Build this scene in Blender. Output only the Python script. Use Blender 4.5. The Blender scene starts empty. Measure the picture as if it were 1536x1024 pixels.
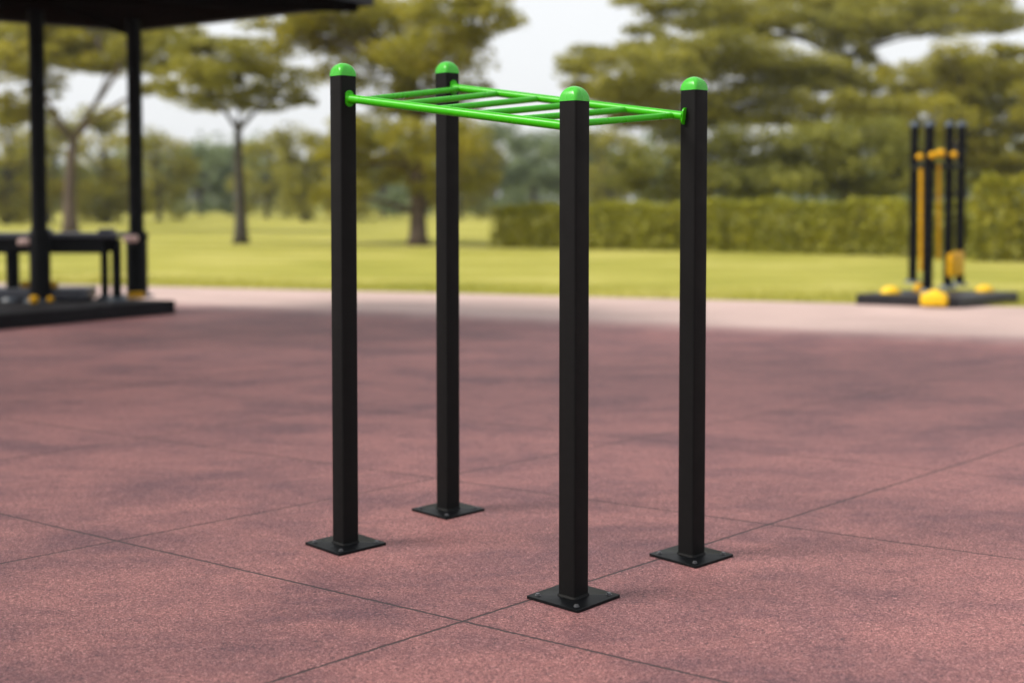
import bpy, bmesh, math, random
import numpy as np
from mathutils import Vector, Matrix

random.seed(7)
S = bpy.context.scene
COL = S.collection

# ------------------------------------------------------------------ camera
F_PX, HORIZON, EYE, PITCH = 1880.0, 300.0, 1.7, math.radians(2.5)
PRINC = HORIZON + F_PX * math.tan(PITCH)
cam = bpy.data.cameras.new('camera')
cam_o = bpy.data.objects.new('camera', cam)
COL.objects.link(cam_o)
cam_o.location = (0, 0, EYE)
cam_o.rotation_euler = (math.radians(90) - PITCH, 0, 0)
cam.sensor_width = 36
cam.lens = 36 * F_PX / 1536
cam.shift_y = -(512 - PRINC) / 1536
cam.clip_start = 0.1
cam.clip_end = 4000
cam.dof.use_dof = True
cam.dof.focus_distance = 5.35
cam.dof.aperture_fstop = 0.95
S.camera = cam_o


def sight(px, py):
    v = Vector((0, math.cos(PITCH), -math.sin(PITCH)))
    v += Vector((1, 0, 0)) * ((px - 768) / F_PX)
    v += Vector((0, math.sin(PITCH), math.cos(PITCH))) * ((PRINC - py) / F_PX)
    return v


def gp(px, py, z=0.0):
    """point of the photo -> point at height z"""
    r = sight(px, py)
    return Vector((0, 0, EYE)) + r * ((z - EYE) / r.z)


def dp(px, py, y):
    """point of the photo -> point at distance y"""
    r = sight(px, py)
    return Vector((0, 0, EYE)) + r * (y / r.y)


# ------------------------------------------------------------------ helpers
def tag(o, label=None, cat=None, group=None, kind=None):
    if label: o['label'] = label
    if cat: o['category'] = cat
    if group: o['group'] = group
    if kind: o['kind'] = kind
    return o


def empty(name, loc, label, cat, group=None):
    o = bpy.data.objects.new(name, None)
    o.empty_display_size = 0.2
    COL.objects.link(o)
    o.location = loc
    return tag(o, label, cat, group)


def link_mesh(name, me, mat, parent=None, smooth=True):
    o = bpy.data.objects.new(name, me)
    COL.objects.link(o)
    if mat: me.materials.append(mat)
    if smooth:
        for p in me.polygons: p.use_smooth = True
    if parent is not None:
        o.parent = parent
        off = Vector((0, 0, 0))
        q = parent
        while q is not None:
            off += q.location
            q = q.parent
        me.transform(Matrix.Translation(-off))   # geometry is written in world space
    return o


def build(name, bm, mat, parent=None, smooth=False, auto=None):
    me = bpy.data.meshes.new(name)
    bmesh.ops.recalc_face_normals(bm, faces=bm.faces[:])
    if auto is not None:
        for f in bm.faces: f.smooth = True
        for e in bm.edges:
            e.smooth = len(e.link_faces) != 2 or e.calc_face_angle(0) < auto
    bm.to_mesh(me)
    bm.free()
    return link_mesh(name, me, mat, parent, smooth)


def BM(): return bmesh.new()


def add_box(bm, c, s, rz=0.0, bevel=0.0, seg=2):
    r = bmesh.ops.create_cube(bm, size=1.0)
    vs = r['verts']
    M = Matrix.Translation(Vector(c)) @ Matrix.Rotation(rz, 4, 'Z') @ Matrix.Diagonal((s[0], s[1], s[2], 1))
    bmesh.ops.transform(bm, matrix=M, verts=vs)
    if bevel > 0:
        es = list({e for v in vs for e in v.link_edges})
        bmesh.ops.bevel(bm, geom=es, offset=bevel, segments=seg, profile=0.5, affect='EDGES')


def frame_of(d):
    d = d.normalized()
    a = Vector((0, 0, 1)) if abs(d.z) < 0.95 else Vector((1, 0, 0))
    u = d.cross(a).normalized()
    return u, d.cross(u).normalized()


def add_tube(bm, pts, radii, n=16, cap=True):
    pts = [Vector(p) for p in pts]
    rings = []
    for i, p in enumerate(pts):
        d = (pts[min(i + 1, len(pts) - 1)] - pts[max(i - 1, 0)])
        u, v = frame_of(d)
        r = radii[i] if hasattr(radii, '__len__') else radii
        rings.append([bm.verts.new(p + u * (r * math.cos(2 * math.pi * k / n)) + v * (r * math.sin(2 * math.pi * k / n))) for k in range(n)])
    for a, b in zip(rings[:-1], rings[1:]):
        for k in range(n):
            bm.faces.new((a[k], a[(k + 1) % n], b[(k + 1) % n], b[k]))
    if cap:
        bm.faces.new(rings[0])
        bm.faces.new(rings[-1])


def rsq(half, rad, n=5):
    """rounded square outline, counter-clockwise"""
    out = []
    for q in range(4):
        a0 = q * math.pi / 2
        cx = (half - rad) * (1 if q in (0, 3) else -1)
        cy = (half - rad) * (1 if q in (0, 1) else -1)
        for k in range(n + 1):
            a = a0 + math.pi / 2 * k / n
            out.append((cx + rad * math.cos(a), cy + rad * math.sin(a)))
    return out


def add_prism(bm, outline, z0, z1, M=None, bevel=0.0):
    lo = [bm.verts.new((x, y, z0)) for x, y in outline]
    hi = [bm.verts.new((x, y, z1)) for x, y in outline]
    n = len(lo)
    top = bm.faces.new(hi)
    bm.faces.new(lo[::-1])
    for k in range(n):
        bm.faces.new((lo[k], lo[(k + 1) % n], hi[(k + 1) % n], hi[k]))
    if bevel:
        r = bmesh.ops.bevel(bm, geom=list(top.edges), offset=bevel, segments=2, profile=0.5, affect='EDGES')
        vs = set(lo) | {v for f in r['faces'] for v in f.verts} | {v for v in hi if v.is_valid}
    else:
        vs = set(lo + hi)
    if M is not None:
        seen = set(); stack = [v for v in vs if v.is_valid]
        while stack:
            v = stack.pop()
            if v in seen: continue
            seen.add(v)
            stack += [e.other_vert(v) for e in v.link_edges]
        bmesh.ops.transform(bm, matrix=M, verts=list(seen))


# ------------------------------------------------------------------ materials
def mat(name):
    m = bpy.data.materials.new(name)
    m.use_nodes = True
    nt = m.node_tree
    return m, nt, nt.nodes['Principled BSDF']


def node(nt, t, **kw):
    n = nt.nodes.new(t)
    for k, v in kw.items():
        if k.startswith('i_'):
            n.inputs[k[2:].replace('_', ' ')].default_value = v
        else:
            setattr(n, k, v)
    return n


def coords(nt, scale=(1, 1, 1)):
    g = node(nt, 'ShaderNodeNewGeometry')
    mp = node(nt, 'ShaderNodeMapping')
    mp.inputs['Scale'].default_value = scale
    nt.links.new(g.outputs['Position'], mp.inputs['Vector'])
    return mp.outputs['Vector']


def noise(nt, vec, scale, detail=4, rough=0.55, dist=0.0):
    n = node(nt, 'ShaderNodeTexNoise')
    n.inputs['Scale'].default_value = scale
    n.inputs['Detail'].default_value = detail
    n.inputs['Roughness'].default_value = rough
    n.inputs['Distortion'].default_value = dist
    nt.links.new(vec, n.inputs['Vector'])
    return n.outputs['Fac']


def ramp(nt, fac, stops):
    r = node(nt, 'ShaderNodeValToRGB')
    el = r.color_ramp.elements
    while len(el) > 1: el.remove(el[-1])
    el[0].position = stops[0][0]; el[0].color = (*stops[0][1], 1)
    for p, c in stops[1:]:
        e = el.new(p); e.color = (*c, 1)
    nt.links.new(fac, r.inputs['Fac'])
    return r.outputs['Color']


def g3(v): return (v, v, v)


def mix(nt, fac, a, b, mode='MIX'):
    m = node(nt, 'ShaderNodeMix', data_type='RGBA', blend_type=mode)
    for sock, v in ((0, fac), (6, a), (7, b)):
        if isinstance(v, (int, float)): m.inputs[sock].default_value = v
        elif isinstance(v, tuple): m.inputs[sock].default_value = (*v, 1)
        else: nt.links.new(v, m.inputs[sock])
    return m.outputs[2]


def math_(nt, op, a, b=0.0):
    m = node(nt, 'ShaderNodeMath', operation=op)
    for i, v in enumerate((a, b)):
        if isinstance(v, (int, float)): m.inputs[i].default_value = v
        else: nt.links.new(v, m.inputs[i])
    return m.outputs[0]


def bump(nt, b, h, strength, dist):
    n = node(nt, 'ShaderNodeBump')
    n.inputs['Strength'].default_value = strength
    n.inputs['Distance'].default_value = dist
    nt.links.new(h, n.inputs['Height'])
    nt.links.new(n.outputs['Normal'], b.inputs['Normal'])


def paint(name, col, rough, var=0.15, scale=40, spec=0.5, coat=0.0, bmp=0.1, bdist=0.0006, bscale=700):
    m, nt, b = mat(name)
    v = coords(nt)
    f = noise(nt, v, scale, 5)
    c = ramp(nt, f, [(0.3, tuple(x * (1 - var) for x in col)), (0.7, tuple(x * (1 + var) for x in col))])
    nt.links.new(c, b.inputs['Base Color'])
    r = node(nt, 'ShaderNodeMapRange')
    r.inputs[1].default_value = 0.3; r.inputs[2].default_value = 0.7
    r.inputs[3].default_value = rough - 0.05; r.inputs[4].default_value = rough + 0.07
    nt.links.new(noise(nt, v, scale * 0.4, 4), r.inputs[0])
    nt.links.new(r.outputs[0], b.inputs['Roughness'])
    b.inputs['Specular IOR Level'].default_value = spec
    b.inputs['Coat Weight'].default_value = coat
    b.inputs['Coat Roughness'].default_value = 0.15
    if bmp: bump(nt, b, noise(nt, v, bscale, 2), bmp, bdist)
    return m


M_POST = paint('black_powder_coat', (0.0035, 0.0032, 0.0033), 0.6, 0.1, 30, 0.14, bmp=0.35, bdist=0.0004, bscale=900)
M_PLATE = paint('black_plate_coat', (0.002, 0.0023, 0.003), 0.40, 0.2, 25, 0.13, bmp=0.3, bdist=0.0004, bscale=800)
M_GREEN = paint('green_pipe_paint', (0.034, 0.40, 0.0), 0.28, 0.06, 20, 0.22, coat=0.0, bmp=0.05)
M_DOME = paint('green_cap_plastic', (0.050, 0.42, 0.028), 0.25, 0.05, 30, 0.35, coat=0.0, bmp=0.04)
M_BOLT = paint('zinc_bolt', (0.16, 0.16, 0.17), 0.42, 0.2, 60, 0.5)
M_BOLT.node_tree.nodes['Principled BSDF'].inputs['Metallic'].default_value = 0.85
M_DARK = paint('dark_metal', (0.002, 0.002, 0.003), 0.6, 0.25, 8, 0.1)
M_BASE = paint('dark_station_base', (0.010, 0.008, 0.010), 0.38, 0.35, 6, 0.35)
M_DECK = paint('dark_platform', (0.006, 0.0045, 0.006), 0.65, 0.35, 6, 0.12)
M_STEEL = paint('grey_blue_cap', (0.035, 0.05, 0.07), 0.45, 0.15, 20)
M_YELLOW = paint('yellow_paint', (0.56, 0.29, 0.0), 0.5, 0.15, 12, 0.2)
M_YELLOW2 = paint('yellow_pad', (0.72, 0.44, 0.01), 0.45, 0.15, 12, 0.3)
M_PINK = paint('pale_pink_pad', (0.55, 0.38, 0.34), 0.7, 0.1, 12)
M_TOP = paint('bench_top', (0.045, 0.047, 0.062), 0.38, 0.25, 8, 0.5)
M_WOOD = paint('dark_roof_boards', (0.004, 0.0018, 0.001), 0.85, 0.4, 5, 0.0)
M_FASCIA = paint('slate_fascia', (0.010, 0.010, 0.018), 0.5, 0.2, 5, 0.25)
M_BARK = paint('bark', (0.10, 0.072, 0.055), 0.9, 0.35, 4, 0.2, bmp=0.8, bdist=0.03, bscale=14)
M_BARK2 = paint('grey_bark', (0.065, 0.056, 0.045), 0.9, 0.35, 4, 0.2, bmp=0.8, bdist=0.03, bscale=14)


def leaf_mat(name, dark, mid, light, trans=0.3):
    m, nt, b = mat(name)
    g = node(nt, 'ShaderNodeNewGeometry')
    v = coords(nt)
    f = math_(nt, 'ADD', math_(nt, 'MULTIPLY', g.outputs['Random Per Island'], 0.45), math_(nt, 'MULTIPLY', noise(nt, v, 0.45, 3, 0.6), 0.75))
    c = ramp(nt, f, [(0.3, dark), (0.6, mid), (0.88, light)])
    nt.links.new(c, b.inputs['Base Color'])
    b.inputs['Roughness'].default_value = 0.6
    b.inputs['Specular IOR Level'].default_value = 0.25
    t = node(nt, 'ShaderNodeBsdfTranslucent')
    nt.links.new(c, t.inputs['Color'])
    ms = node(nt, 'ShaderNodeMixShader')
    ms.inputs[0].default_value = trans
    nt.links.new(b.outputs[0], ms.inputs[1])
    nt.links.new(t.outputs[0], ms.inputs[2])
    nt.links.new(ms.outputs[0], nt.nodes['Material Output'].inputs['Surface'])
    return m


L_OLIVE = leaf_mat('olive_leaves', (0.145, 0.145, 0.026), (0.265, 0.25, 0.038), (0.40, 0.355, 0.043), 0.45)
L_YELLOW = leaf_mat('yellow_green_leaves', (0.18, 0.18, 0.026), (0.31, 0.285, 0.034), (0.48, 0.40, 0.038), 0.48)
L_DEEP = leaf_mat('deep_green_leaves', (0.135, 0.145, 0.032), (0.25, 0.25, 0.044), (0.37, 0.345, 0.050), 0.45)
L_FAR = leaf_mat('hazed_far_leaves', (0.12, 0.16, 0.085), (0.18, 0.23, 0.115), (0.26, 0.30, 0.13), 0.42)  # paler, bluer tint puts the haze of distance into the leaf colour
L_SHRUB = leaf_mat('shrub_leaves', (0.09, 0.10, 0.008), (0.20, 0.195, 0.012), (0.36, 0.315, 0.018), 0.3)
L_HEDGE = leaf_mat('hedge_leaves', (0.13, 0.14, 0.012), (0.27, 0.265, 0.018), (0.43, 0.385, 0.024), 0.35)


# ------------------------------------------------------------------ floor, pale strip, lawn
def sheet(name, pts, z, m):
    bm = BM()
    bm.faces.new([bm.verts.new((x, y, z)) for x, y in pts])
    o = build(name, bm, m)
    return tag(o, kind='structure')


def seam_lines():
    L = []
    for a, b in (((400, 1024), (1536, 665)), ((0, 845), (1536, 544)), ((0, 690), (838, 560)), ((0, 606), (500, 540)),
                 ((770, 950), (1060, 1024)), ((0, 770), (690, 930)), ((0, 627), (1536, 839)), ((313, 590), (1536, 719)),
                 ((0, 505), (1536, 600))):
        p, q = gp(*a), gp(*b)
        d = (q - p).normalized()
        n = Vector((-d.y, d.x, 0))
        L.append((n.x, n.y, -n.dot(p)))
    # M1 and M0 are one seam
    return L[:4] + L[5:]


def rubber_material():
    m, nt, b = mat('red_rubber_tiles')
    v = coords(nt)
    grain = noise(nt, v, 95, 5, 0.85, 1.4)
    shred = noise(nt, coords(nt, (1, 1.2, 1)), 55, 3, 0.65, 3.5)
    fleck = noise(nt, v, 80, 2, 0.5, 1.2)
    c = ramp(nt, grain, [(0.33, (0.018, 0.012, 0.016)), (0.44, (0.128, 0.049, 0.052)), (0.54, (0.355, 0.138, 0.130)), (0.66, (0.88, 0.47, 0.42))])
    sh = ramp(nt, shred, [(0.34, g3(0.38)), (0.45, g3(0.95)), (0.58, g3(1.0)), (0.70, g3(1.45))])
    c = mix(nt, 1.0, c, sh, 'MULTIPLY')
    spk = noise(nt, coords(nt, (1, 1.3, 1)), 34, 4, 0.75, 2.6)
    c = mix(nt, ramp(nt, spk, [(0.56, g3(0)), (0.66, g3(0.9))]), c, (0.024, 0.020, 0.026))
    fl = ramp(nt, fleck, [(0.69, g3(0)), (0.74, g3(1))])
    c = mix(nt, math_(nt, 'MULTIPLY', fl, 0.45), c, (0.55, 0.42, 0.38))
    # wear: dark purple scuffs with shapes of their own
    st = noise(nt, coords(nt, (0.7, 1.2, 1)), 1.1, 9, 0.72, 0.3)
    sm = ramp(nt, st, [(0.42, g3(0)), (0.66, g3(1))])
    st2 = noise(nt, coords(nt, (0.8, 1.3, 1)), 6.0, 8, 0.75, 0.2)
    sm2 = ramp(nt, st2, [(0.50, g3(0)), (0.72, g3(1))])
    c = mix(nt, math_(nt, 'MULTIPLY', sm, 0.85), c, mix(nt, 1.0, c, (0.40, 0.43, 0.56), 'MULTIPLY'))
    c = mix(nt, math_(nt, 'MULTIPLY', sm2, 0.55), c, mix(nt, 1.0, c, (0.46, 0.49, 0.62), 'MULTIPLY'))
    # soft fade of the sunlit strip, blended into the rubber colour along its edge
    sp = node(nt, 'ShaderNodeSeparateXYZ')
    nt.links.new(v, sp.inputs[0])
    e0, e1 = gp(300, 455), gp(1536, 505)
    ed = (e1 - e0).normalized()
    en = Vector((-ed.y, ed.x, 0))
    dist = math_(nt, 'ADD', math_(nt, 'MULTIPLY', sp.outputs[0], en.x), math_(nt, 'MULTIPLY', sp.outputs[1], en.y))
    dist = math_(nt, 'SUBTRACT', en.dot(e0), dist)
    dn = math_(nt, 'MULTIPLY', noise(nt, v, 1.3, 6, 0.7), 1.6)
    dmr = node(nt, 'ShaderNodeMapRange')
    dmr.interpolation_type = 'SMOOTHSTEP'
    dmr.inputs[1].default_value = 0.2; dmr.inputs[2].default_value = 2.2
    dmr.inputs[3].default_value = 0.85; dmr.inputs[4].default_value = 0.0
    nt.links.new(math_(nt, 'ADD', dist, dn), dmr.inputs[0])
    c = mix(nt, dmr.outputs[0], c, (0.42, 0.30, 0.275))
    # seams between the tiles
    sep = node(nt, 'ShaderNodeSeparateXYZ')
    nt.links.new(v, sep.inputs[0])
    wob = math_(nt, 'MULTIPLY', math_(nt, 'SUBTRACT', noise(nt, v, 18, 3), 0.5), 0.012)
    dmin = None
    for a, bb, cc in seam_lines():
        d = math_(nt, 'ADD', math_(nt, 'MULTIPLY', sep.outputs[0], a), math_(nt, 'MULTIPLY', sep.outputs[1], bb))
        d = math_(nt, 'ABSOLUTE', math_(nt, 'ADD', math_(nt, 'ADD', d, cc), wob))
        dmin = d if dmin is None else math_(nt, 'MINIMUM', dmin, d)
    mr = node(nt, 'ShaderNodeMapRange')
    mr.inputs[1].default_value = 0.0042; mr.inputs[2].default_value = 0.0092
    mr.inputs[3].default_value = 1.0; mr.inputs[4].default_value = 0.0
    nt.links.new(dmin, mr.inputs[0])
    c = mix(nt, math_(nt, 'MULTIPLY', mr.outputs[0], 0.95), c, (0.018, 0.014, 0.016))
    nt.links.new(c, b.inputs['Base Color'])
    b.inputs['Roughness'].default_value = 0.68
    b.inputs['Specular IOR Level'].default_value = 0.40
    hgt = math_(nt, 'SUBTRACT', math_(nt, 'ADD', grain, math_(nt, 'MULTIPLY', shred, 0.6)), math_(nt, 'MULTIPLY', mr.outputs[0], 2.0))
    bump(nt, b, hgt, 0.6, 0.003)
    return m


def sunlit_path_material():  # pale pink paving colour, with the brightness of a sunlit band put into it
    m, nt, b = mat('pink_sunlit_path')
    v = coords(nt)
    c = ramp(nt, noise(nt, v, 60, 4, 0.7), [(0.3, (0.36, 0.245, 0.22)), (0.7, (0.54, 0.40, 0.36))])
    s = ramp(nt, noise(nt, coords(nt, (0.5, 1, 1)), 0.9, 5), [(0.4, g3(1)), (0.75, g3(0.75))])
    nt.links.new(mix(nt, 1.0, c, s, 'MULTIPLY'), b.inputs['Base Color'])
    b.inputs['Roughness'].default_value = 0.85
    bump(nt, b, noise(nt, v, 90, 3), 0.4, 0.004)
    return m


def lawn_material():
    m, nt, b = mat('lawn_grass')
    v = coords(nt)
    big = noise(nt, coords(nt, (0.5, 1, 1)), 0.35, 5, 0.6)
    fine = noise(nt, v, 30, 4, 0.75)
    c = ramp(nt, big, [(0.32, (0.25, 0.25, 0.035)), (0.52, (0.37, 0.345, 0.065)), (0.7, (0.52, 0.46, 0.14))])
    f = ramp(nt, fine, [(0.3, g3(0.55)), (0.7, g3(1.2))])
    nt.links.new(mix(nt, 1.0, c, f, 'MULTIPLY'), b.inputs['Base Color'])
    b.inputs['Roughness'].default_value = 0.9
    b.inputs['Specular IOR Level'].default_value = 0.1
    bump(nt, b, fine, 0.7, 0.04)
    return m


floor_edge = [gp(*p) for p in ((300, 455), (700, 471), (1100, 489), (1536, 505))]
lawn_edge = [gp(*p) for p in ((0, 424), (270, 430), (700, 440), (1290, 455), (1536, 460))]
sheet('lawn', [(-1500, -1500), (1500, -1500), (1500, 1500), (-1500, 1500)], -0.008, lawn_material())
sheet('sunlit_path', [(-60, -30), (40, -30), (40, 13)] + [(p.x, p.y) for p in lawn_edge[::-1]] + [(-30, 28), (-60, 34)], -0.004, sunlit_path_material())
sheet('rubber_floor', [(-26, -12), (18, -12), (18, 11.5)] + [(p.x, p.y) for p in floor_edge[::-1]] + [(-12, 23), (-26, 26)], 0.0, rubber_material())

# tufts of grass along the lawn edge
rng = np.random.default_rng(3)
def grass_mesh():
    bl = []
    pts = [(-30, 28.2)] + [(p.x, p.y) for p in lawn_edge] + [(30, 14.9)]
    V = []; Fc = []
    for (x0, y0), (x1, y1) in zip(pts[:-1], pts[1:]):
        n = int(math.hypot(x1 - x0, y1 - y0) * 420)
        t = rng.random(n); off = rng.random(n) ** 1.6 * 3.0 - 0.03
        for k in range(n):
            x = x0 + (x1 - x0) * t[k]; y = y0 + (y1 - y0) * t[k] + off[k]
            a = rng.random() * 6.283; h = 0.03 + 0.06 * rng.random(); w = 0.006
            dx, dy = math.cos(a) * w, math.sin(a) * w
            lx, ly = rng.normal(0, 0.025, 2)
            i = len(V)
            V += [(x - dx, y - dy, -0.01), (x + dx, y + dy, -0.01), (x + lx, y + ly, h)]
            Fc.append((i, i + 1, i + 2))
    me = bpy.data.meshes.new('grass')
    me.from_pydata(V, [], Fc)
    return me
g_o = link_mesh('grass', grass_mesh(), leaf_mat('grass_blades', (0.20, 0.21, 0.02), (0.33, 0.31, 0.035), (0.44, 0.38, 0.05), 0.25), smooth=False)
tag(g_o, 'short yellow green grass along the edge of the lawn', 'grass', kind='stuff')


# ------------------------------------------------------------------ monkey bars
POSTS = {  # ground centre, height of the dark post, yaw
    'A': (Vector((-0.822, 6.126, 0)), 2.300, 44),
    'B': (Vector((-0.350, 6.806, 0)), 2.382, 45),
    'C': (Vector((0.263, 5.298, 0)), 2.114, 47),
    'D': (Vector((0.857, 5.924, 0)), 2.214, 43),
}
bars = empty('monkey_bars', (0, 6.04, 0), 'black four post monkey bars frame with bright green overhead ladder and domed caps', 'monkey bars')
HALF, RAD = 0.0475, 0.011


def make_post(P, H, yaw):
    R = Matrix.Translation(P) @ Matrix.Rotation(math.radians(yaw), 4, 'Z')
    bm = BM()
    add_prism(bm, rsq(HALF, RAD, 5), 0.012, H, R)
    post = build('post', bm, M_POST, bars, auto=math.radians(40))
    # weld bead at the foot
    bm = BM()
    o1, o2 = rsq(HALF + 0.007, RAD + 0.007, 5), rsq(HALF - 0.0005, RAD, 5)
    a = [bm.verts.new((x, y, 0.0122)) for x, y in o1]
    b = [bm.verts.new((x, y, 0.0215)) for x, y in o2]
    mid = [bm.verts.new(((x + u) / 2 + (x - u) * 0.22, (y + w) / 2 + (y - w) * 0.22, 0.0185)) for (x, y), (u, w) in zip(o1, o2)]
    for r0, r1 in ((a, mid), (mid, b)):
        for k in range(len(a)):
            bm.faces.new((r0[k], r0[(k + 1) % len(a)], r1[(k + 1) % len(a)], r1[k]))
    bmesh.ops.transform(bm, matrix=R, verts=bm.verts[:])
    build('weld_bead', bm, M_POST, post, smooth=True)
    # domed cap: the square outline rounds off towards the top
    bm = BM()
    rings = []
    N = 14
    for i in range(N):
        t = (math.pi / 2) * i / N
        s = math.cos(t)
        rho = 0.27 + 0.6 * (i / N) ** 1.2
        half = 0.0645 * s / ((1 - rho) * math.sqrt(2) + rho)
        rad = half * rho
        rings.append([bm.verts.new((x, y, H + 0.003 + 0.061 * math.sin(t))) for x, y in rsq(half, max(rad, 1e-4), 6)])
    base = [bm.verts.new((x, y, H - 0.0005)) for x, y in rsq(0.0645 / (0.73 * math.sqrt(2) + 0.27), 0.27 * 0.0645 / (0.73 * math.sqrt(2) + 0.27), 6)]
    rings.insert(0, base)
    for r0, r1 in zip(rings[:-1], rings[1:]):
        n = len(r0)
        for k in range(n):
            bm.faces.new((r0[k], r0[(k + 1) % n], r1[(k + 1) % n], r1[k]))
    top = bm.verts.new((0, 0, H + 0.0642))
    for k in range(len(rings[-1])):
        bm.faces.new((rings[-1][k], rings[-1][(k + 1) % len(rings[-1])], top))
    bm.faces.new(base[::-1])
    bmesh.ops.transform(bm, matrix=R, verts=bm.verts[:])
    build('domed_cap', bm, M_DOME, post, auto=math.radians(60))
    # base plate and its bolts
    bm = BM()
    add_prism(bm, rsq(0.1435, 0.008, 4), 0.0, 0.0125, R, bevel=0.0018)
    build('base_plate', bm, M_PLATE, post, auto=math.radians(35))
    for sx in (-1, 1):
        for sy in (-1, 1):
            bm = BM()
            T = R @ Matrix.Translation((sx * 0.108, sy * 0.108, 0))
            ring = [(0.0125 * math.cos(k * math.pi / 10), 0.0125 * math.sin(k * math.pi / 10)) for k in range(20)]
            add_prism(bm, ring, 0.0125, 0.0148, T)
            hexa = [(0.0092 * math.cos(k * math.pi / 3 + 0.4), 0.0092 * math.sin(k * math.pi / 3 + 0.4)) for k in range(6)]
            add_prism(bm, hexa, 0.0148, 0.0215, T, bevel=0.0012)
            build('bolt', bm, M_BOLT, post)
    return post


post_o = {k: make_post(*v) for k, v in POSTS.items()}

RAIL_R, RUNG_R = 0.0205, 0.0155
def face_pt(k, deg, out=0.0):
    P, H, yaw = POSTS[k]
    a = math.radians(yaw + deg)
    return P + Vector((math.cos(a), math.sin(a), 0)) * (HALF + out)

# rail ends: on the front right face of the two rear-left posts, on the left corner of the other two
A_e = face_pt('A', -90); A_e.z = dp(528, 148, A_e.y).z
B_e = face_pt('B', -90); B_e.z = dp(682, 131.5, B_e.y).z
C_e = face_pt('C', 90); C_e.z = dp(846, 189, C_e.y).z
D_e = POSTS['D'][0] + Vector((-0.046, -0.028, 0)); D_e.z = dp(1027, 174.5, D_e.y).z


def make_rail(p, q, ends):
    bm = BM()
    d = (q - p)
    add_tube(bm, [p + d * t for t in np.linspace(0, 1, 9)], RAIL_R, 24)
    rail = build('rail', bm, M_GREEN, bars, auto=math.radians(50))
    for pt, nrm in ends:
        # oval flange: tall plate with rounded ends and two screws
        nrm = nrm.normalized()
        u = Vector((0, 0, 1)); w = nrm.cross(u).normalized()
        u = w.cross(nrm).normalized()
        F = Matrix((( w.x, u.x, nrm.x, pt.x), (w.y, u.y, nrm.y, pt.y), (w.z, u.z, nrm.z, pt.z), (0, 0, 0, 1)))
        bm = BM()
        out = [(0.0228 * math.cos(a), 0.0205 * math.sin(a) + (0.0185 if math.sin(a) >= 0 else -0.019)) for a in np.linspace(0, 2 * math.pi, 41)[:-1]]
        add_prism(bm, out, 0.0006, 0.0075, F, bevel=0.0015)
        build('flange', bm, M_GREEN, rail, auto=math.radians(40))
        for s in (-1, 1):
            bm = BM()
            T = F @ Matrix.Translation((0, s * 0.0305, 0))
            hexa = [(0.0062 * math.cos(k * math.pi / 3), 0.0062 * math.sin(k * math.pi / 3)) for k in range(6)]
            add_prism(bm, hexa, 0.0075, 0.0115, T, bevel=0.001)
            build('screw', bm, M_GREEN, rail)
        # weld ring
        bm = BM()
        ring = []
        for i in range(24):
            a = 2 * math.pi * i / 24
            ring.append([bm.verts.new(F @ Vector((r * math.cos(a), r * math.sin(a), zz))) for r, zz in ((RAIL_R + 0.006, 0.0074), (RAIL_R + 0.004, 0.0105), (RAIL_R - 0.0005, 0.0135))])
        for i in range(24):
            for k in range(2):
                bm.faces.new((ring[i][k], ring[(i + 1) % 24][k], ring[(i + 1) % 24][k + 1], ring[i][k + 1]))
        build('weld_ring', bm, M_GREEN, rail, smooth=True)
    return rail


nA = Vector((math.cos(math.radians(-46)), math.sin(math.radians(-46)), 0))
make_rail(A_e, C_e, [(A_e, nA), (C_e, Vector((math.cos(math.radians(137)), math.sin(math.radians(137)), 0)))])
make_rail(B_e, D_e, [(B_e, Vector((math.cos(math.radians(-45)), math.sin(math.radians(-45)), 0))), (D_e, (B_e - D_e))])
for k in range(6):
    s = 0.045 + (0.955 - 0.045) * k / 5
    p = A_e.lerp(C_e, s); q = B_e.lerp(D_e, 0.03 + 0.925 * k / 5)
    p.z -= 0.004; q.z -= 0.004
    d = (q - p).normalized()
    bm = BM()
    add_tube(bm, [p + d * 0.012, p.lerp(q, 0.35), p.lerp(q, 0.65), q - d * 0.012], RUNG_R, 20)
    build('rung', bm, M_GREEN, bars, auto=math.radians(50))


# ------------------------------------------------------------------ shelter on the left
sh = empty('park_shelter', (-7.5, 16.5, 0), 'dark roofed park shelter on a low black platform with slim posts', 'shelter')
pl_r = gp(263, 470)             # right corner of the platform
pl_l = gp(-60, 500)
d1 = (pl_r - pl_l).normalized()
d2 = Vector((-d1.y, d1.x, 0))
if d2.y < 0: d2 = -d2
PH = 0.20
corners = [pl_r, pl_r + d2 * 2.6 - d1 * 0.9, pl_r + d2 * 2.6 - d1 * 7.5, pl_r - d1 * 7.5]
bm = BM()
add_prism(bm, [(c.x, c.y) for c in corners], 0.0, PH, bevel=0.015)
build('platform', bm, M_DECK, sh, auto=math.radians(30))

ROOF_Z = 4.45
r_far = dp(205, 48, 20.9); r_rt = dp(560, 9, 17.9); r_lf = dp(-70, 25, 19.3)
for v in (r_far, r_rt, r_lf): v.z = ROOF_Z
r_far = Vector((-6.26 * (ROOF_Z - 1.7) / 2.8, 20.9 * (ROOF_Z - 1.7) / 2.8, ROOF_Z))
def at_height(px, py, z):
    return gp(px, py, z)
r_far = at_height(204, 49, ROOF_Z); r_rt = at_height(561, 9, ROOF_Z); r_lf = at_height(-160, 22, ROOF_Z)
near_r = r_rt + Vector((-2.9, -4.3, 0)); near_l = r_lf + Vector((-0.5, -4.5, 0))
outline = [r_rt, r_far, r_lf, near_l, near_r]
cen = sum(outline, Vector()) / 5
apex = Vector((cen.x, cen.y, ROOF_Z + 1.5))
bm = BM()
lo = [bm.verts.new(v) for v in outline]
hi = [bm.verts.new(v + Vector((0, 0, 0.16))) for v in outline]
inn = [bm.verts.new(v.lerp(cen, 0.04) + Vector((0, 0, 0.19))) for v in outline]
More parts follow.
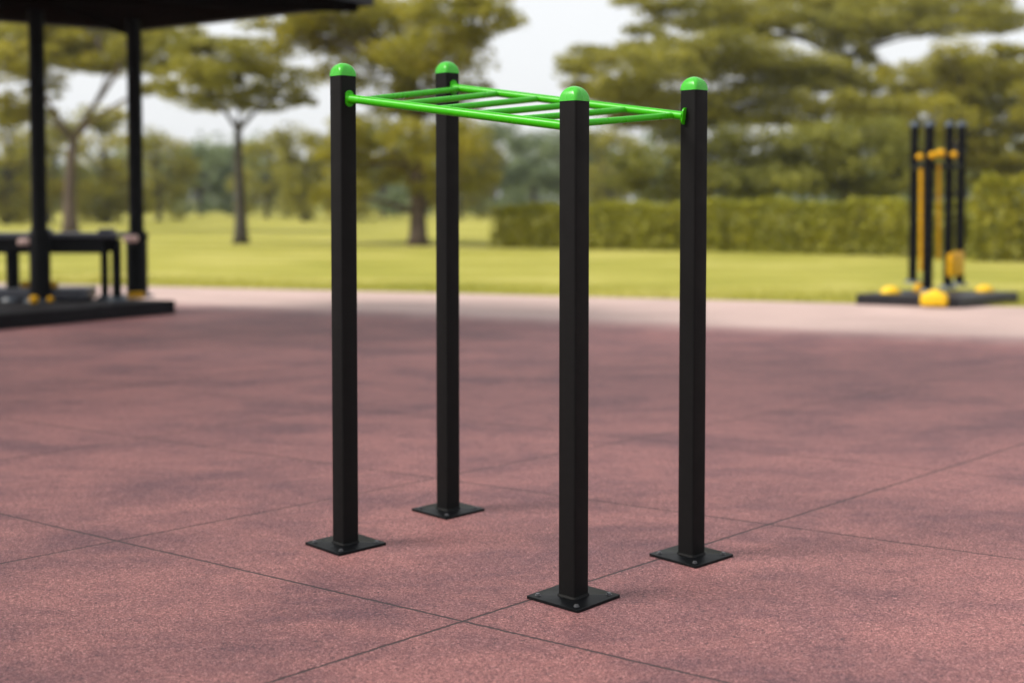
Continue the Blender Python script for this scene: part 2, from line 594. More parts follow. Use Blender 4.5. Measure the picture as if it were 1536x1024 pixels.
ap = bm.verts.new(apex)
lo2 = [bm.verts.new(v.lerp(cen, 0.02) + Vector((0, 0, 0.03))) for v in outline]
for k in range(5):
    j = (k + 1) % 5
    bm.faces.new((lo[k], lo[j], hi[j], hi[k]))
    bm.faces.new((hi[k], hi[j], inn[j], inn[k]))
    bm.faces.new((inn[k], inn[j], ap))
    bm.faces.new((lo[k], lo[j], lo2[j], lo2[k]))
roof = build('roof', bm, M_FASCIA, sh)
bm = BM()
n = 26
ctr = [v.lerp(cen, 0.02) + Vector((0, 0, 0.028)) for v in outline]
f = bm.faces.new([bm.verts.new(v) for v in ctr])
f2 = bmesh.ops.extrude_face_region(bm, geom=[f])
bmesh.ops.translate(bm, verts=[v for v in f2['geom'] if isinstance(v, bmesh.types.BMVert)], vec=(0, 0, 0.05))
build('roof_lining', bm, M_WOOD, roof)
# rafters under the lining
for k in range(5):
    bm = BM()
    a = outline[k].lerp(cen, 0.05); a.z = ROOF_Z - 0.035
    b = cen.copy(); b.z = ROOF_Z - 0.035
    dd = b - a
    add_box(bm, (a + b) / 2, (dd.length, 0.09, 0.12), math.atan2(dd.y, dd.x), 0.008)
    build('rafter', bm, M_WOOD, roof)

def shelter_post(px, py, w, w2, yellow=True):
    P = gp(px, py, PH)
    bm = BM()
    add_tube(bm, [P, (P.x, P.y, ROOF_Z + 0.02)], w / 2, 20)
    p = build('post', bm, M_DARK, sh, auto=math.radians(50))
    bm = BM()
    z1 = PH + 1.02
    add_tube(bm, [(P.x, P.y, PH + 0.02), (P.x, P.y, z1 - 0.05), (P.x, P.y, z1)], [w2 / 2, w2 / 2, w2 / 2 * 0.9], 20)
    build('sleeve', bm, M_DARK, p, auto=math.radians(50))
    bm = BM()
    add_tube(bm, [(P.x, P.y, PH), (P.x, P.y, PH + 0.035)], [w2 * 0.78, w2 * 0.72], 24)
    build('foot_flange', bm, M_STEEL, p, auto=math.radians(50))
    return p, P

p2, P2 = shelter_post(206, 445, 0.225, 0.325)
p1, P1 = shelter_post(61, 452, 0.225, 0.30)
for px, py in ((-330, 470), (-180, 420)):
    shelter_post(px, py, 0.235, 0.27)
def clamp(parent, px, py, w, h, d=0.12):
    P = gp(px, py, PH)
    bm = BM()
    add_box(bm, (P.x, P.y, PH + h / 2 + 0.002), (w, d, h), 0.2, min(h, d) * 0.3, 3)
    build('yellow_bracket', bm, M_YELLOW, parent, smooth=True)
clamp(p2, 204, 448, 0.25, 0.10)
clamp(p1, 51, 455, 0.12, 0.11)
clamp(p1, 76, 453, 0.08, 0.08)

# long black bench inside the shelter
bt = gp(90, 447, PH)
YB = 18.9
bench = empty('exercise_bench', (dp(90, 445, YB).x, YB, PH), 'long black waist high bench with a dark slatted top inside the shelter', 'bench')
xl, xr = dp(-120, 360, YB).x, dp(188, 360, YB).x
zt = dp(90, 348, YB).z
bm = BM()
for k in range(4):
    add_box(bm, ((xl + xr) / 2, YB - 0.24 + 0.16 * k, zt - 0.045), (xr - xl, 0.14, 0.07), 0, 0.015)
build('top_slats', bm, M_TOP, bench)
bm = BM()
add_box(bm, ((xl + xr) / 2 - 0.08, YB - 0.30, zt - 0.20), (xr - xl - 0.25, 0.06, 0.22), 0, 0.012)
add_box(bm, ((xl + xr) / 2 - 0.08, YB + 0.26, zt - 0.20), (xr - xl - 0.25, 0.06, 0.22), 0, 0.012)
build('apron', bm, M_DARK, bench)
for px, w, yy in ((19, 0.19, -0.18), (157, 0.12, 0.1), (175, 0.145, -0.2), (-70, 0.12, -0.18)):
    x = dp(px, 400, YB + yy).x
    bm = BM()
    add_tube(bm, [(x, YB + yy, PH + 0.03), (x, YB + yy, zt - 0.1)], w / 2, 16)
    lg = build('leg', bm, M_DARK, bench, auto=math.radians(50))
    bm = BM()
    add_tube(bm, [(x, YB + yy, PH), (x, YB + yy, PH + 0.05)], [w * 1.05, w * 0.9], 20)
    build('foot', bm, M_STEEL, lg, auto=math.radians(50))
# arm on the end of the bench that reaches to the right hand post
bm = BM()
a, b = dp(186, 353, YB - 0.1), dp(229, 353, P2.y)
add_box(bm, ((a.x + b.x) / 2, (a.y + b.y) / 2, a.z - 0.03), (b.x - a.x, 0.2, 0.09), 0.0, 0.02)
build('end_arm', bm, M_DARK, bench)
for px, py, w in ((37, 363, 0.17), (196, 358, 0.20)):
    P = dp(px, py, YB - 0.42)
    bm = BM()
    add_box(bm, P, (w, 0.18, 0.10), 0.15, 0.03, 3)
    tag(build('end_pad', bm, M_PINK, bench, smooth=True), 'pale pink pad')
for px, py, w in ((62, 345, 0.3), (160, 343, 0.22)):
    P = dp(px, py, YB)
    bm = BM()
    add_box(bm, (P.x, P.y, zt + 0.02), (w, 0.28, 0.07), 0.1, 0.03, 3)
    build('top_pad', bm, M_TOP, bench, smooth=True)

# low step box on the platform
sb = gp(50, 452, PH)
YS = 18.3
step = empty('step_box', (dp(40, 445, YS).x, YS, PH), 'low black step box on the shelter platform behind the left post', 'step box')
xa, xb = dp(-70, 440, YS).x, dp(118, 440, YS).x
bm = BM()
add_box(bm, ((xa + xb) / 2, YS + 0.55, PH + 0.10), (xb - xa, 0.55, 0.17), 0.05, 0.03, 3)
build('tread', bm, M_TOP, step)
bm = BM()
add_box(bm, ((xa + xb) / 2 - 0.04, YS + 0.55, PH + 0.0125), (xb - xa - 0.2, 0.42, 0.023), 0.05, 0.004)
build('footing', bm, M_DARK, step)
for px in (39, 79):
    P = dp(px, 428, YS + 0.5)
    bm = BM()
    r = bmesh.ops.create_uvsphere(bm, u_segments=20, v_segments=10, radius=1)
    bmesh.ops.transform(bm, matrix=Matrix.Translation((P.x, P.y, PH + 0.225)) @ Matrix.Diagonal((0.085, 0.085, 0.06, 1)), verts=bm.verts[:])
    build('yellow_knob', bm, M_YELLOW, step, smooth=True)

# ------------------------------------------------------------------ stretching station on the right
YR = 20.4
st = empty('stretching_station', (7.05, 20.5, 0), 'black and yellow four post exercise station on a square platform by the lawn', 'exercise station')
Lc, Fc_, Rc = gp(1284, 456), gp(1440, 462), gp(1527, 453)
Bc = Lc + Rc - Fc_
BH = 0.17
bm = BM()
add_prism(bm, [(p.x, p.y) for p in (Lc, Fc_, Rc, Bc)], 0.0, BH, bevel=0.02)
build('platform', bm, M_BASE, st, auto=math.radians(30))
rack = [(1369, 424, 13), (1391, 437, 15), (1421, 432, 13), (1439, 428, 13)]
posts = []
for px, py, w in rack:
    P = gp(px, py, BH)
    zt_ = dp(px, 190, P.y).z
    R = w / F_PX * P.y / 2
    bm = BM()
    add_tube(bm, [(P.x, P.y, BH), (P.x, P.y, zt_)], R, 20)
    po = build('post', bm, M_DARK, st, auto=math.radians(50))
    bm = BM()
    add_tube(bm, [(P.x, P.y, zt_), (P.x, P.y, zt_ + 0.05), (P.x, P.y, zt_ + 0.09), (P.x, P.y, zt_ + 0.105)], [R * 1.12, R * 1.08, R * 0.7, R * 0.15], 20)
    build('cap', bm, M_STEEL, po, auto=math.radians(50))
    bm = BM()
    add_tube(bm, [(P.x, P.y, BH), (P.x, P.y, BH + 0.05)], [R * 2.1, R * 1.7], 20)
    build('foot_flange', bm, M_STEEL, po, auto=math.radians(50))
    posts.append((P, po))
def rod(name, pa, pb, r, m, n=14):
    bm = BM(); add_tube(bm, [pa, pb], r, n); return build(name, bm, m, st, auto=math.radians(50))
for i, j, y in ((0, 1, 247), (1, 2, 249), (2, 3, 247)):
    a, b = posts[i][0].copy(), posts[j][0].copy()
    a.z = b.z = dp(1400, y, 21).z
    rod('crossbar', a, b, 0.055, M_DARK)
for px, y0, y1, yy, r in ((1382, 253, 406, 21.1, 0.034), (1408, 246, 390, 21.1, 0.03)):
    rod('yellow_bar', dp(px, y0, yy), dp(px, y1, yy), r, M_YELLOW)
for px, py, s in ((1380, 235, 0.12), (1399, 233, 0.13), (1411, 230, 0.16), (1431, 232, 0.12)):
    P = dp(px, py, 20.75)
    bm = BM()
    r = bmesh.ops.create_uvsphere(bm, u_segments=16, v_segments=10, radius=1)
    bmesh.ops.transform(bm, matrix=Matrix.Translation(P) @ Matrix.Diagonal((s / 2, s / 2, s / 2 * 0.9, 1)), verts=bm.verts[:])
    build('yellow_grip', bm, M_YELLOW, st, smooth=True)
bm = BM()
a, b = posts[2][0], posts[3][0]
z0, z1 = dp(1430, 415, a.y).z, dp(1430, 379, a.y).z
c = (a + b) / 2; dd = b - a
add_box(bm, (c.x - 0.01, c.y - 0.07, (z0 + z1) / 2), (dd.length + 0.02, 0.14, z1 - z0), math.atan2(dd.y, dd.x), 0.03, 3)
build('yellow_panel', bm, M_YELLOW, st, auto=math.radians(40))
for px, py, w, h, mm in ((1336, 440, 0.34, 0.13, M_YELLOW2), (1378, 437, 0.17, 0.15, M_YELLOW), (1477, 437, 0.32, 0.12, M_YELLOW2)):
    P = gp(px, py, BH)
    bm = BM()
    r = bmesh.ops.create_uvsphere(bm, u_segments=24, v_segments=14, radius=1)
    for v in bm.verts:
        v.co.z = max(v.co.z, 0)
    bmesh.ops.transform(bm, matrix=Matrix.Translation((P.x, P.y, BH - 0.004)) @ Matrix.Diagonal((w / 2, w / 2 * 0.8, h, 1)), verts=bm.verts[:])
    build('yellow_footpad', bm, mm, st, smooth=True)
# big yellow pad that hangs over the front edge of the platform
Pf = gp(1403, 461.5)
bm = BM()
add_box(bm, (Pf.x, Pf.y + 0.06, 0.125), (0.41, 0.20, 0.21), math.atan2((Fc_ - Lc).y, (Fc_ - Lc).x), 0.05, 3)
r = bmesh.ops.create_uvsphere(bm, u_segments=20, v_segments=10, radius=1)
bmesh.ops.transform(bm, matrix=Matrix.Translation((Pf.x + 0.02, Pf.y + 0.10, 0.20)) @ Matrix.Diagonal((0.13, 0.12, 0.085, 1)), verts=r['verts'])
build('yellow_footpad', bm, M_YELLOW2, st, smooth=True)


# ------------------------------------------------------------------ foliage
def leaf_cards(name, centres, sizes, up=0.35, seed=0):
    r = np.random.default_rng(seed)
    n = len(centres)
    nrm = r.normal(size=(n, 3)); nrm[:, 2] += up * np.sign(nrm[:, 2])
    nrm /= np.linalg.norm(nrm, axis=1)[:, None]
    t = r.normal(size=(n, 3)); t -= nrm * (t * nrm).sum(1)[:, None]
    t /= np.linalg.norm(t, axis=1)[:, None]
    b = np.cross(nrm, t)
    L = sizes[:, None]; Wd = L * (0.42 + 0.2 * r.random((n, 1)))
    droop = nrm * L * 0.18
    V = np.empty((n, 4, 3))
    V[:, 0] = centres - t * L * 0.5
    V[:, 1] = centres + b * Wd * 0.5 - droop * 0.4
    V[:, 2] = centres + t * L * 0.5 - droop
    V[:, 3] = centres - b * Wd * 0.5 - droop * 0.4
    me = bpy.data.meshes.new(name)
    me.vertices.add(n * 4); me.loops.add(n * 4); me.polygons.add(n)
    me.vertices.foreach_set('co', V.ravel())
    me.loops.foreach_set('vertex_index', np.arange(n * 4, dtype=np.int32))
    me.polygons.foreach_set('loop_start', np.arange(0, n * 4, 4, dtype=np.int32))
    me.update(calc_edges=True)
    return me


def limb(bm, a, b, ra, rb, r, sag=0.12, n=8):
    a, b = Vector(a), Vector(b)
    L = (b - a).length
    off = Vector((r.normal(0, 0.07) * L, r.normal(0, 0.07) * L, sag * L))
    pts, rad = [], []
    for k in range(7):
        t = k / 6
        pts.append(a.lerp(b, t) + off * (4 * t * (1 - t)) * 0.6)
        rad.append(ra + (rb - ra) * t)
    add_tube(bm, pts, rad, n)
    return pts


def tree(name, base_px, Y, trunk_pts, trunk_w, lobes, leaf, bark, label, density=1.0, leaf_size=0.24, group=None, seed=1, flat=0.5, xbranches=()):
    """trunk_pts in photo pixels (below the first = base); lobes: (px, py, rx_px, ry_px)"""
    r = np.random.default_rng(seed)
    base = dp(base_px, HORIZON, Y); base.z = 0
    root = empty(name, base, label, 'tree', group)
    px = Y / F_PX
    # trunk
    bm = BM()
    pts = [Vector((base.x, Y, -0.05)), Vector((base.x, Y, 0.35))] + [dp(a, b, Y + r.normal(0, 0.15)) for a, b in trunk_pts]
    w0 = trunk_w * px / 2
    rad = [w0 * 1.5, w0 * 1.08] + [w0 * (1 - 0.45 * (k + 1) / len(trunk_pts)) for k in range(len(trunk_pts))]
    add_tube(bm, pts, rad, 14)
    top = pts[-1]; rt_ = rad[-1]
    for br in xbranches:
        q = [dp(a, b, Y + r.normal(0, 0.3)) for a, b in br]
        rr = [rt_ * 0.85 * (1 - 0.6 * k / (len(q) - 1)) for k in range(len(q))]
        add_tube(bm, q, rr, 10)
    C = []
    for (lx, ly, rx, ry) in lobes:
        yo = Y + r.normal(0, 0.6 * rx * px)
        c = dp(lx, ly, yo)
        RX, RZ = rx * px, ry * px
        starts = pts[2:] + ([dp(*br[-1], Y) for br in xbranches])
        sidx = min(range(len(starts)), key=lambda i: (starts[i] - c).length + max(0, starts[i].z - c.z) * 1.5)
        lp = limb(bm, starts[sidx], c - Vector((0, 0, RZ * 0.4)), min(rt_ * 0.6, 0.11), 0.03, r)
        nsub = max(7, int(rx * ry / 48 * density))
        for k in range(nsub):
            # flattened sprays spread through the lobe, denser in its upper shell
            a = r.random() * 2 * math.pi; rr = math.sqrt(r.random())
            zz = r.uniform(-0.9, 0.9)
            kx = rr * math.sqrt(max(0.05, 1 - zz * zz * 0.8))
            sc = np.array([c.x + RX * kx * math.cos(a), c.y + RX * 0.85 * kx * math.sin(a), c.z + RZ * zz])
            sr = RX * (0.16 + 0.16 * r.random()) + 0.15
            nl = int(42 * density * (sr / 0.5) ** 1.3) + 12
            d = r.normal(size=(nl, 3))
            d /= np.linalg.norm(d, axis=1)[:, None]
            d *= (r.random(nl) ** 0.45)[:, None]
            C.append(sc + d * np.array([sr, sr, sr * flat]))
            if k % 3 == 0:
                limb(bm, lp[r.integers(2, 7)], Vector(sc), 0.025, 0.01, r, 0.05, 5)
    build('trunk', bm, bark, root, smooth=True)
    C = np.concatenate(C)
    me = leaf_cards('crown', C, leaf_size * r.uniform(0.6, 1.35, len(C)), 0.5, seed)
    link_mesh('crown', me, leaf, root, smooth=False)
    return root


TG = 'park trees around the lawn'
tree('park_tree', 105, 66, [(104, 300), (106, 250), (110, 212)], 21,
     [(40, 95, 80, 30), (140, 80, 85, 26), (215, 85, 60, 28), (20, 160, 60, 22), (120, 45, 100, 30), (250, 60, 60, 26), (0, 60, 70, 30), (235, 130, 40, 16), (70, 140, 36, 12)],
     L_YELLOW, M_BARK, 'forked brown tree behind the left post of the shelter', 1.0, 0.27, TG, 11, 0.4,
     xbranches=[[(110, 212), (128, 180), (148, 148), (160, 110), (150, 70)], [(148, 148), (175, 110), (186, 70)], [(110, 212), (88, 180), (70, 150), (50, 110)]])
tree('park_tree', 361, 49, [(361, 310), (358, 250), (357, 195)], 19,
     [(300, 112, 66, 22), (362, 80, 88, 24), (425, 118, 62, 20), (345, 146, 78, 17), (262, 138, 36, 14), (448, 146, 36, 12), (300, 70, 50, 16), (405, 150, 50, 14), (340, 115, 60, 18)],
     L_OLIVE, M_BARK2, 'slim dark trunk tree with a flat crown left of the monkey bars', 1.0, 0.2, TG, 12, 0.35,
     xbranches=[[(357, 195), (340, 170), (318, 150)], [(357, 195), (380, 170), (410, 148)], [(357, 195), (360, 160), (362, 120)]])
tree('park_tree', 627, 47, [(627, 320), (625, 250), (622, 180), (618, 120)], 26,
     [(560, 35, 120, 38), (690, 25, 80, 36), (470, 60, 80, 24), (640, 85, 90, 30), (730, 25, 52, 30), (700, 70, 44, 24), (560, 105, 80, 26), (610, 150, 90, 28), (690, 145, 60, 26),
      (550, 200, 62, 28), (660, 210, 80, 30), (590, 255, 70, 26), (700, 265, 52, 24), (520, 245, 40, 24), (640, 290, 36, 16), (480, 20, 90, 24), (420, 40, 60, 18), (500, 290, 50, 16)],
     L_YELLOW, M_BARK, 'big yellow green tree with a low hanging crown behind the rear post', 0.85, 0.21, TG, 13, 0.5)
tree('park_tree', 1010, 58, [(1010, 300), (1015, 240), (1030, 200)], 26,
     [(950, 115, 95, 34), (1050, 85, 105, 32), (885, 95, 52, 22), (1150, 105, 100, 30), (1000, 165, 100, 28), (1110, 160, 90, 26), (905, 140, 60, 20), (1225, 115, 80, 26), (1240, 165, 75, 24), (960, 60, 60, 18), (1290, 130, 50, 24)],
     L_OLIVE, M_BARK2, 'wide olive tree with layered crown behind the front right post', 0.95, 0.24, TG, 14, 0.4)
tree('park_tree', 1290, 70, [(1290, 290), (1280, 220), (1275, 150), (1270, 90)], 28,
     [(1010, 22, 60, 22), (1100, 20, 100, 28), (1230, 12, 120, 26), (1390, 14, 130, 24), (1500, 28, 70, 18), (1310, 45, 70, 14), (1160, 46, 60, 14), (1440, 45, 60, 12), (980, 0, 60, 20), (1262, 62, 52, 20), (1285, 95, 48, 20), (1240, 40, 80, 16), (1350, 38, 70, 14)],
     L_OLIVE, M_BARK2, 'tallest tree whose spreading top canopy crosses the upper right sky', 0.95, 0.27, TG, 15, 0.35)
tree('park_tree', 1440, 60, [(1440, 300), (1440, 250), (1435, 200)], 28,
     [(1420, 130, 100, 36), (1505, 110, 80, 36), (1370, 180, 85, 32), (1480, 190, 95, 40), (1525, 245, 60, 34), (1310, 165, 60, 24), (1400, 235, 85, 28), (1435, 86, 55, 20), (1505, 80, 40, 14), (1470, 260, 70, 24), (1580, 160, 70, 40), (1345, 120, 50, 18)],
     L_YELLOW, M_BARK2, 'rounded yellowish tree directly behind the black and yellow station', 0.95, 0.25, TG, 16, 0.5)
tree('park_tree', 1060, 52, [(1060, 320), (1065, 285), (1070, 260)], 20,
     [(980, 245, 60, 22), (1060, 215, 85, 28), (1140, 235, 80, 26), (985, 280, 70, 18), (1080, 272, 85, 24), (1160, 275, 70, 22), (940, 270, 40, 14)],
     L_DEEP, M_BARK2, 'low dome shaped tree rising just behind the hedge between the right posts', 0.9, 0.22, TG, 17, 0.55)
tree('park_tree', 1270, 54, [(1270, 320), (1268, 285), (1265, 255)], 20,
     [(1210, 215, 75, 26), (1290, 205, 80, 28), (1200, 265, 80, 26), (1290, 265, 90, 26), (1370, 270, 75, 24), (1350, 225, 55, 22)],
     L_DEEP, M_BARK2, 'low dark green tree behind the hedge left of the exercise station', 0.9, 0.22, TG, 18, 0.55)


def shade_tree(x, y, cx, cy, zc, R, seed, label):  # trees out of view, added for the soft shade they cast on the paving
    r = np.random.default_rng(seed)
    root = empty('added_shade_tree', (x, y, 0), label, 'tree')
    bm = BM()
    add_tube(bm, [(x, y, -0.1), (x, y, 0.4), (x - 0.2, y + 0.1, 3.5), (x + (cx - x) * 0.3, y + (cy - y) * 0.3, zc - 3.2)], [0.42, 0.30, 0.24, 0.2], 14)
    top = (x + (cx - x) * 0.3, y + (cy - y) * 0.3, zc - 3.2)
    C = []
    for k in range(70):
        a = r.random() * 6.283; rr = R * math.sqrt(r.random())
        c = np.array([cx + rr * math.cos(a), cy + rr * 0.8 * math.sin(a), zc + r.normal(0, 0.55) - 0.9 * (rr / R) ** 2])
        limb(bm, top, Vector(c), 0.09, 0.02, r, 0.08, 6)
        d = r.normal(size=(130, 3)); d /= np.linalg.norm(d, axis=1)[:, None]; d *= (r.random(130) ** 0.4)[:, None]
        C.append(c + d * np.array([1.1, 1.1, 0.4]))
    build('trunk', bm, M_BARK2, root, smooth=True)
    C = np.concatenate(C)
    link_mesh('crown', leaf_cards('crown', C, 0.24 * r.uniform(0.6, 1.4, len(C)), 0.5, seed), L_OLIVE, root, smooth=False)


shade_tree(-8.2, 9.6, -6.6, 9.8, 11.2, 5.2, 51, 'unseen umbrella tree added left of the paving to shade its far part')
shade_tree(-18.0, 9.2, -17.0, 9.4, 11.0, 5.6, 52, 'unseen umbrella tree added farther left to shade the far left paving')
shade_tree(-15.5, 1.0, -14.6, 1.2, 10.6, 3.6, 53, 'smaller unseen umbrella tree added to shade the left front corner of the paving')


# far trees: four kinds built once, then copied
def far_tree(name, h, w, leaf, seed, label):
    r = np.random.default_rng(seed)
    root = empty(name, (0, 0, 0), label, 'tree', 'distant trees along the far side of the lawn')
    bm = BM()
    add_tube(bm, [(0, 0, -0.1), (0, 0, 0.3), (r.normal(0, 0.1), 0, h * 0.3), (r.normal(0, 0.3), 0.1, h * 0.62)], [0.42, 0.27, 0.22, 0.1], 10)
    C = []
    for k in range(44):
        z = h * r.uniform(0.07, 0.95)
        prof = math.sin(math.pi * min(1, (z / h + 0.12) / 1.15)) ** 0.6
        a = r.random() * 6.283; rr = w / 2 * prof * math.sqrt(r.random()) * 0.85
        c = np.array([rr * math.cos(a), rr * math.sin(a), z])
        limb(bm, (0, 0, h * 0.3), Vector(c), 0.08, 0.02, r, 0.05, 5)
        sr = w * r.uniform(0.11, 0.19)
        nl = 120
        d = r.normal(size=(nl, 3)); d /= np.linalg.norm(d, axis=1)[:, None]; d *= (r.random(nl) ** 0.4)[:, None]
        C.append(c + d * np.array([sr, sr, sr * 0.6]))
    build('trunk', bm, M_BARK2, root, smooth=True)
    C = np.concatenate(C)
    link_mesh('crown', leaf_cards('crown', C, 0.42 * r.uniform(0.6, 1.4, len(C)), 0.5, seed), leaf, root, smooth=False)
    return root


def copy_thing(src, loc, rz, sc, label):
    c = src.copy(); COL.objects.link(c)
    c.location = loc; c.rotation_euler.z = rz; c.scale = sc
    c['label'] = label
    for ch in src.children:
        k = ch.copy(); COL.objects.link(k); k.parent = c
    return c


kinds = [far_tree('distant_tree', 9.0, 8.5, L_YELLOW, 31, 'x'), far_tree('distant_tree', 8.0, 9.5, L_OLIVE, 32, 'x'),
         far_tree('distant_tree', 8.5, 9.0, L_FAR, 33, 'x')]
# (px, top py, width px, Y, kind, label)
FAR = [
    (10, 150, 120, 88, 0, 'yellowish distant tree at the left picture edge under the shelter roof'),
    (75, 168, 90, 96, 1, 'olive distant tree seen just right of the left shelter post'),
    (160, 160, 110, 92, 0, 'yellowish distant tree seen just left of the right shelter post'),
    (238, 190, 90, 104, 1, 'small olive distant tree just right of the shelter'),
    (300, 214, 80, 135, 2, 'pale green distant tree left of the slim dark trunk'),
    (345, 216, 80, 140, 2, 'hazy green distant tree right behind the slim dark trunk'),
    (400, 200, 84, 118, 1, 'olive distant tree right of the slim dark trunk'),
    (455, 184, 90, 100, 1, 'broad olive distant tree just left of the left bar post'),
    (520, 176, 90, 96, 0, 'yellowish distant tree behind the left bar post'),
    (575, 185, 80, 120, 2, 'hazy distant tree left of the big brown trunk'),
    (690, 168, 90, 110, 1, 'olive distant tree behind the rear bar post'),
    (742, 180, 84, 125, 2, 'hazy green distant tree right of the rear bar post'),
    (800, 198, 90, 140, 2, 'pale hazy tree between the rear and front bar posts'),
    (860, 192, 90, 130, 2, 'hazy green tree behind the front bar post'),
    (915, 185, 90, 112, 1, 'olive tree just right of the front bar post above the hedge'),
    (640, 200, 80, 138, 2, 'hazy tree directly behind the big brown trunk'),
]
for i, (px, top, wpx, Y, k, lab) in enumerate(FAR):
    src = kinds[k]
    H0, W0 = ((9.0, 8.5), (8.0, 9.5), (8.5, 9.0))[k]
    P = dp(px, HORIZON, Y)
    h = dp(px, top, Y).z; w = wpx * Y / F_PX * 1.45
    copy_thing(src, (P.x, Y, 0), i * 1.7, (w / W0, w / W0, h / H0), lab)
for kx in kinds:
    for ch in list(kx.children): bpy.data.objects.remove(ch)
    bpy.data.objects.remove(kx)

# woodland that closes the view far behind the lawn
r = np.random.default_rng(77)
C = []
for k in range(620):
    x = r.uniform(-120, 130); y = r.uniform(165, 200)
    h = r.uniform(7.0, 10.5) * (1 + 0.2 * math.sin(x * 0.11))
    n = 75
    d = r.normal(size=(n, 3)); d /= np.linalg.norm(d, axis=1)[:, None]; d *= (r.random(n) ** 0.4)[:, None]
    C.append(np.array([x, y, h * 0.5]) + d * np.array([3.2, 3.2, h * 0.52]))
C = np.concatenate(C)
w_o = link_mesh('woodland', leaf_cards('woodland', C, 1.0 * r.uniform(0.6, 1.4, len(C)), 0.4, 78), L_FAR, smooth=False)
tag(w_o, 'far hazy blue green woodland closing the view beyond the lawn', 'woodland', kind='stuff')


def hedge(name, pts, heights, width, leaf, label, cat, size, n_per, seed, wave=0.08):
    r = np.random.default_rng(seed)
    a0 = pts[0]
    root = empty(name, (a0.x, a0.y, 0), label, cat)
    C = []; bm = BM()
    for (p, q), (h0, h1) in zip(zip(pts[:-1], pts[1:]), zip(heights[:-1], heights[1:])):
        d = q - p; L = d.length; d.normalize(); nrm = Vector((-d.y, d.x, 0))
        n = int(L * n_per)
        s = r.random(n) * L
        hh = h0 + (h1 - h0) * s / L
        hh = hh * (1 + wave * np.sin(s * 1.9 + seed) * 0.6 + wave * np.sin(s * 4.7) * 0.4)
        ang = r.random(n)
        top = ang < 0.33
        u = np.where(top, r.uniform(-0.5, 0.5, n), np.where(r.random(n) < 0.75, -0.5, 0.5)) * width
        z = np.where(top, hh, hh * r.random(n))
        # rounded shoulders and bulges
        u *= np.where(z > hh * 0.8, 0.88, 1.0)
        u += 0.14 * np.sin(s * 2.6 + 1.3 * z) + r.normal(0, 0.07, n)
        z = z + r.normal(0, 0.06, n)
        C.append(np.stack([p.x + d.x * s + nrm.x * u, p.y + d.y * s + nrm.y * u, np.maximum(z, 0.02)], 1))
        k = int(L / 0.5)
        for i in range(k):
            c = p + d * (L * (i + 0.5) / k)
            hi = h0 + (h1 - h0) * (i + 0.5) / k
            for j in range(4):
                e = c + nrm * (r.uniform(-0.4, 0.4) * width) + d * r.uniform(-0.5, 0.5)
                limb(bm, (c.x, c.y, 0), (e.x, e.y, hi * r.uniform(0.6, 0.92)), 0.03, 0.01, r, 0.05, 5)
        # leaves inside
        m = n // 2
        s = r.random(m) * L
        hh = h0 + (h1 - h0) * s / L
        u = r.uniform(-0.42, 0.42, m) * width
        z = hh * r.random(m) * 0.95
        C.append(np.stack([p.x + d.x * s + nrm.x * u, p.y + d.y * s + nrm.y * u, z], 1))
    C = np.concatenate(C)
    build('stems', bm, M_BARK2, root, smooth=True)
    link_mesh('foliage', leaf_cards('foliage', C, size * r.uniform(0.6, 1.4, len(C)), 0.3, seed), leaf, root, smooth=False)
    return root


hp = [gp(748, 371), gp(1100, 378), gp(1480, 387)]
hp = [Vector((p.x, p.y + 0.8, 0)) for p in hp]
hh_ = [dp(748, 314, hp[0].y).z, dp(1100, 306, hp[1].y).z, dp(1480, 306, hp[2].y).z]
hedge('hedge', hp, hh_, 1.5, L_HEDGE, 'long clipped yellow green hedge along the back of the lawn', 'hedge', 0.15, 1100, 5)
bp = [gp(1452, 388), gp(1700, 392)]
bp = [Vector((p.x, p.y - 0.3, 0)) for p in bp]
hedge('shrub', bp, [dp(1452, 285, bp[0].y).z, dp(1700, 262, bp[1].y).z], 2.4, L_SHRUB, 'taller rounded shrub at the right end of the hedge', 'shrub', 0.16, 1500, 6, 0.22)

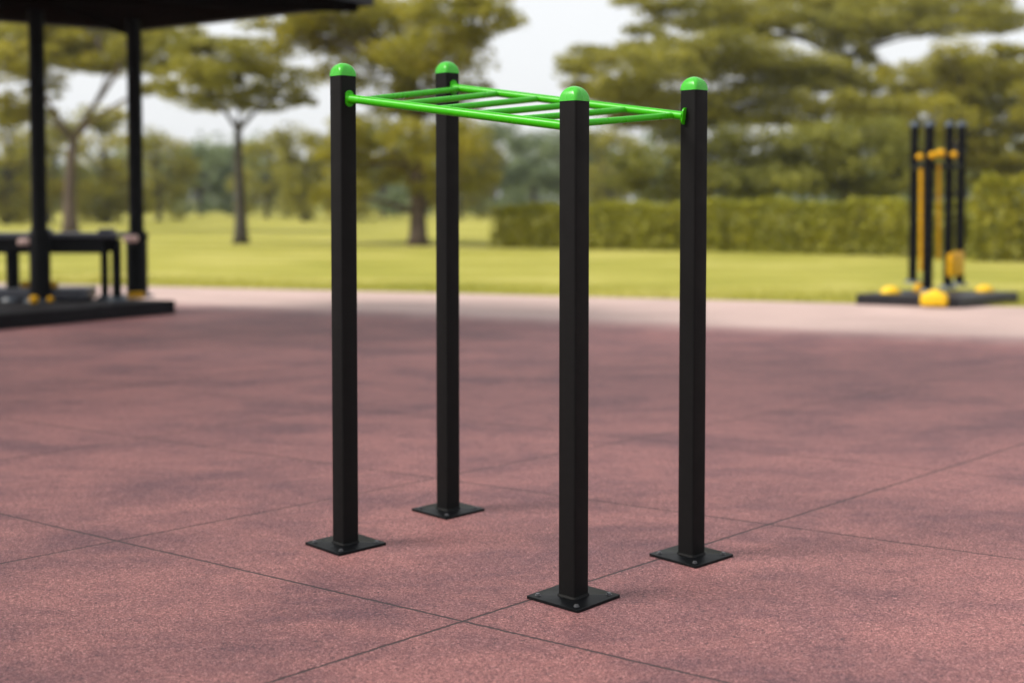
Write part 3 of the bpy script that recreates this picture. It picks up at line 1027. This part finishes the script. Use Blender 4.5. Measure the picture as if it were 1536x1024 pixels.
# ------------------------------------------------------------------ air
bm = BM()
add_box(bm, (0, 100, 10.5), (420, 320, 23))
hz = build('haze', bm, None)
hm = bpy.data.materials.new('haze_air'); hm.use_nodes = True
nt = hm.node_tree
nt.nodes.remove(nt.nodes['Principled BSDF'])
pv = nt.nodes.new('ShaderNodeVolumePrincipled')
pv.inputs['Color'].default_value = (0.86, 0.93, 1.0, 1)
pv.inputs['Density'].default_value = 0.0003
pv.inputs['Anisotropy'].default_value = 0.0
nt.links.new(pv.outputs['Volume'], nt.nodes['Material Output'].inputs['Volume'])
hz.data.materials.append(hm)
tag(hz, 'thin pale haze in the air over the park', 'haze', kind='stuff')

# ------------------------------------------------------------------ light
SUN_EL, SUN_AZ = 44, 258      # azimuth clockwise from +Y
w = bpy.data.worlds.new('World'); S.world = w
w.use_nodes = True
nt = w.node_tree
bg = nt.nodes['Background']
sky = nt.nodes.new('ShaderNodeTexSky')
sky.sky_type = 'NISHITA'
sky.sun_disc = False
sky.sun_elevation = math.radians(SUN_EL)
sky.sun_rotation = math.radians(SUN_AZ)
sky.air_density = 1.0; sky.dust_density = 5.0; sky.ozone_density = 1.0
hs = nt.nodes.new('ShaderNodeHueSaturation')
hs.inputs['Saturation'].default_value = 0.25
nt.links.new(sky.outputs[0], hs.inputs['Color'])
veil = nt.nodes.new('ShaderNodeMix'); veil.data_type = 'RGBA'      # thin even cloud cover over the clear sky
veil.inputs[0].default_value = 0.72
veil.inputs[7].default_value = (5.35, 5.45, 5.55, 1)
nt.links.new(hs.outputs[0], veil.inputs[6])
nt.links.new(veil.outputs[2], bg.inputs['Color'])
bg.inputs['Strength'].default_value = 0.12

sl = bpy.data.lights.new('sun', 'SUN')
sl.energy = 2.6
sl.angle = math.radians(22)
sl.color = (1.0, 0.95, 0.87)
so = bpy.data.objects.new('sun', sl); COL.objects.link(so)
el, az = math.radians(SUN_EL), math.radians(SUN_AZ)
dirn = Vector((math.sin(az) * math.cos(el), math.cos(az) * math.cos(el), math.sin(el)))
so.rotation_euler = dirn.to_track_quat('Z', 'Y').to_euler()
so.location = dirn * 60

S.view_settings.view_transform = 'Standard'
S.view_settings.look = 'None'
S.view_settings.exposure = 0.8
S.view_settings.gamma = 1
S.cycles.max_bounces = 6
S.cycles.volume_bounces = 0
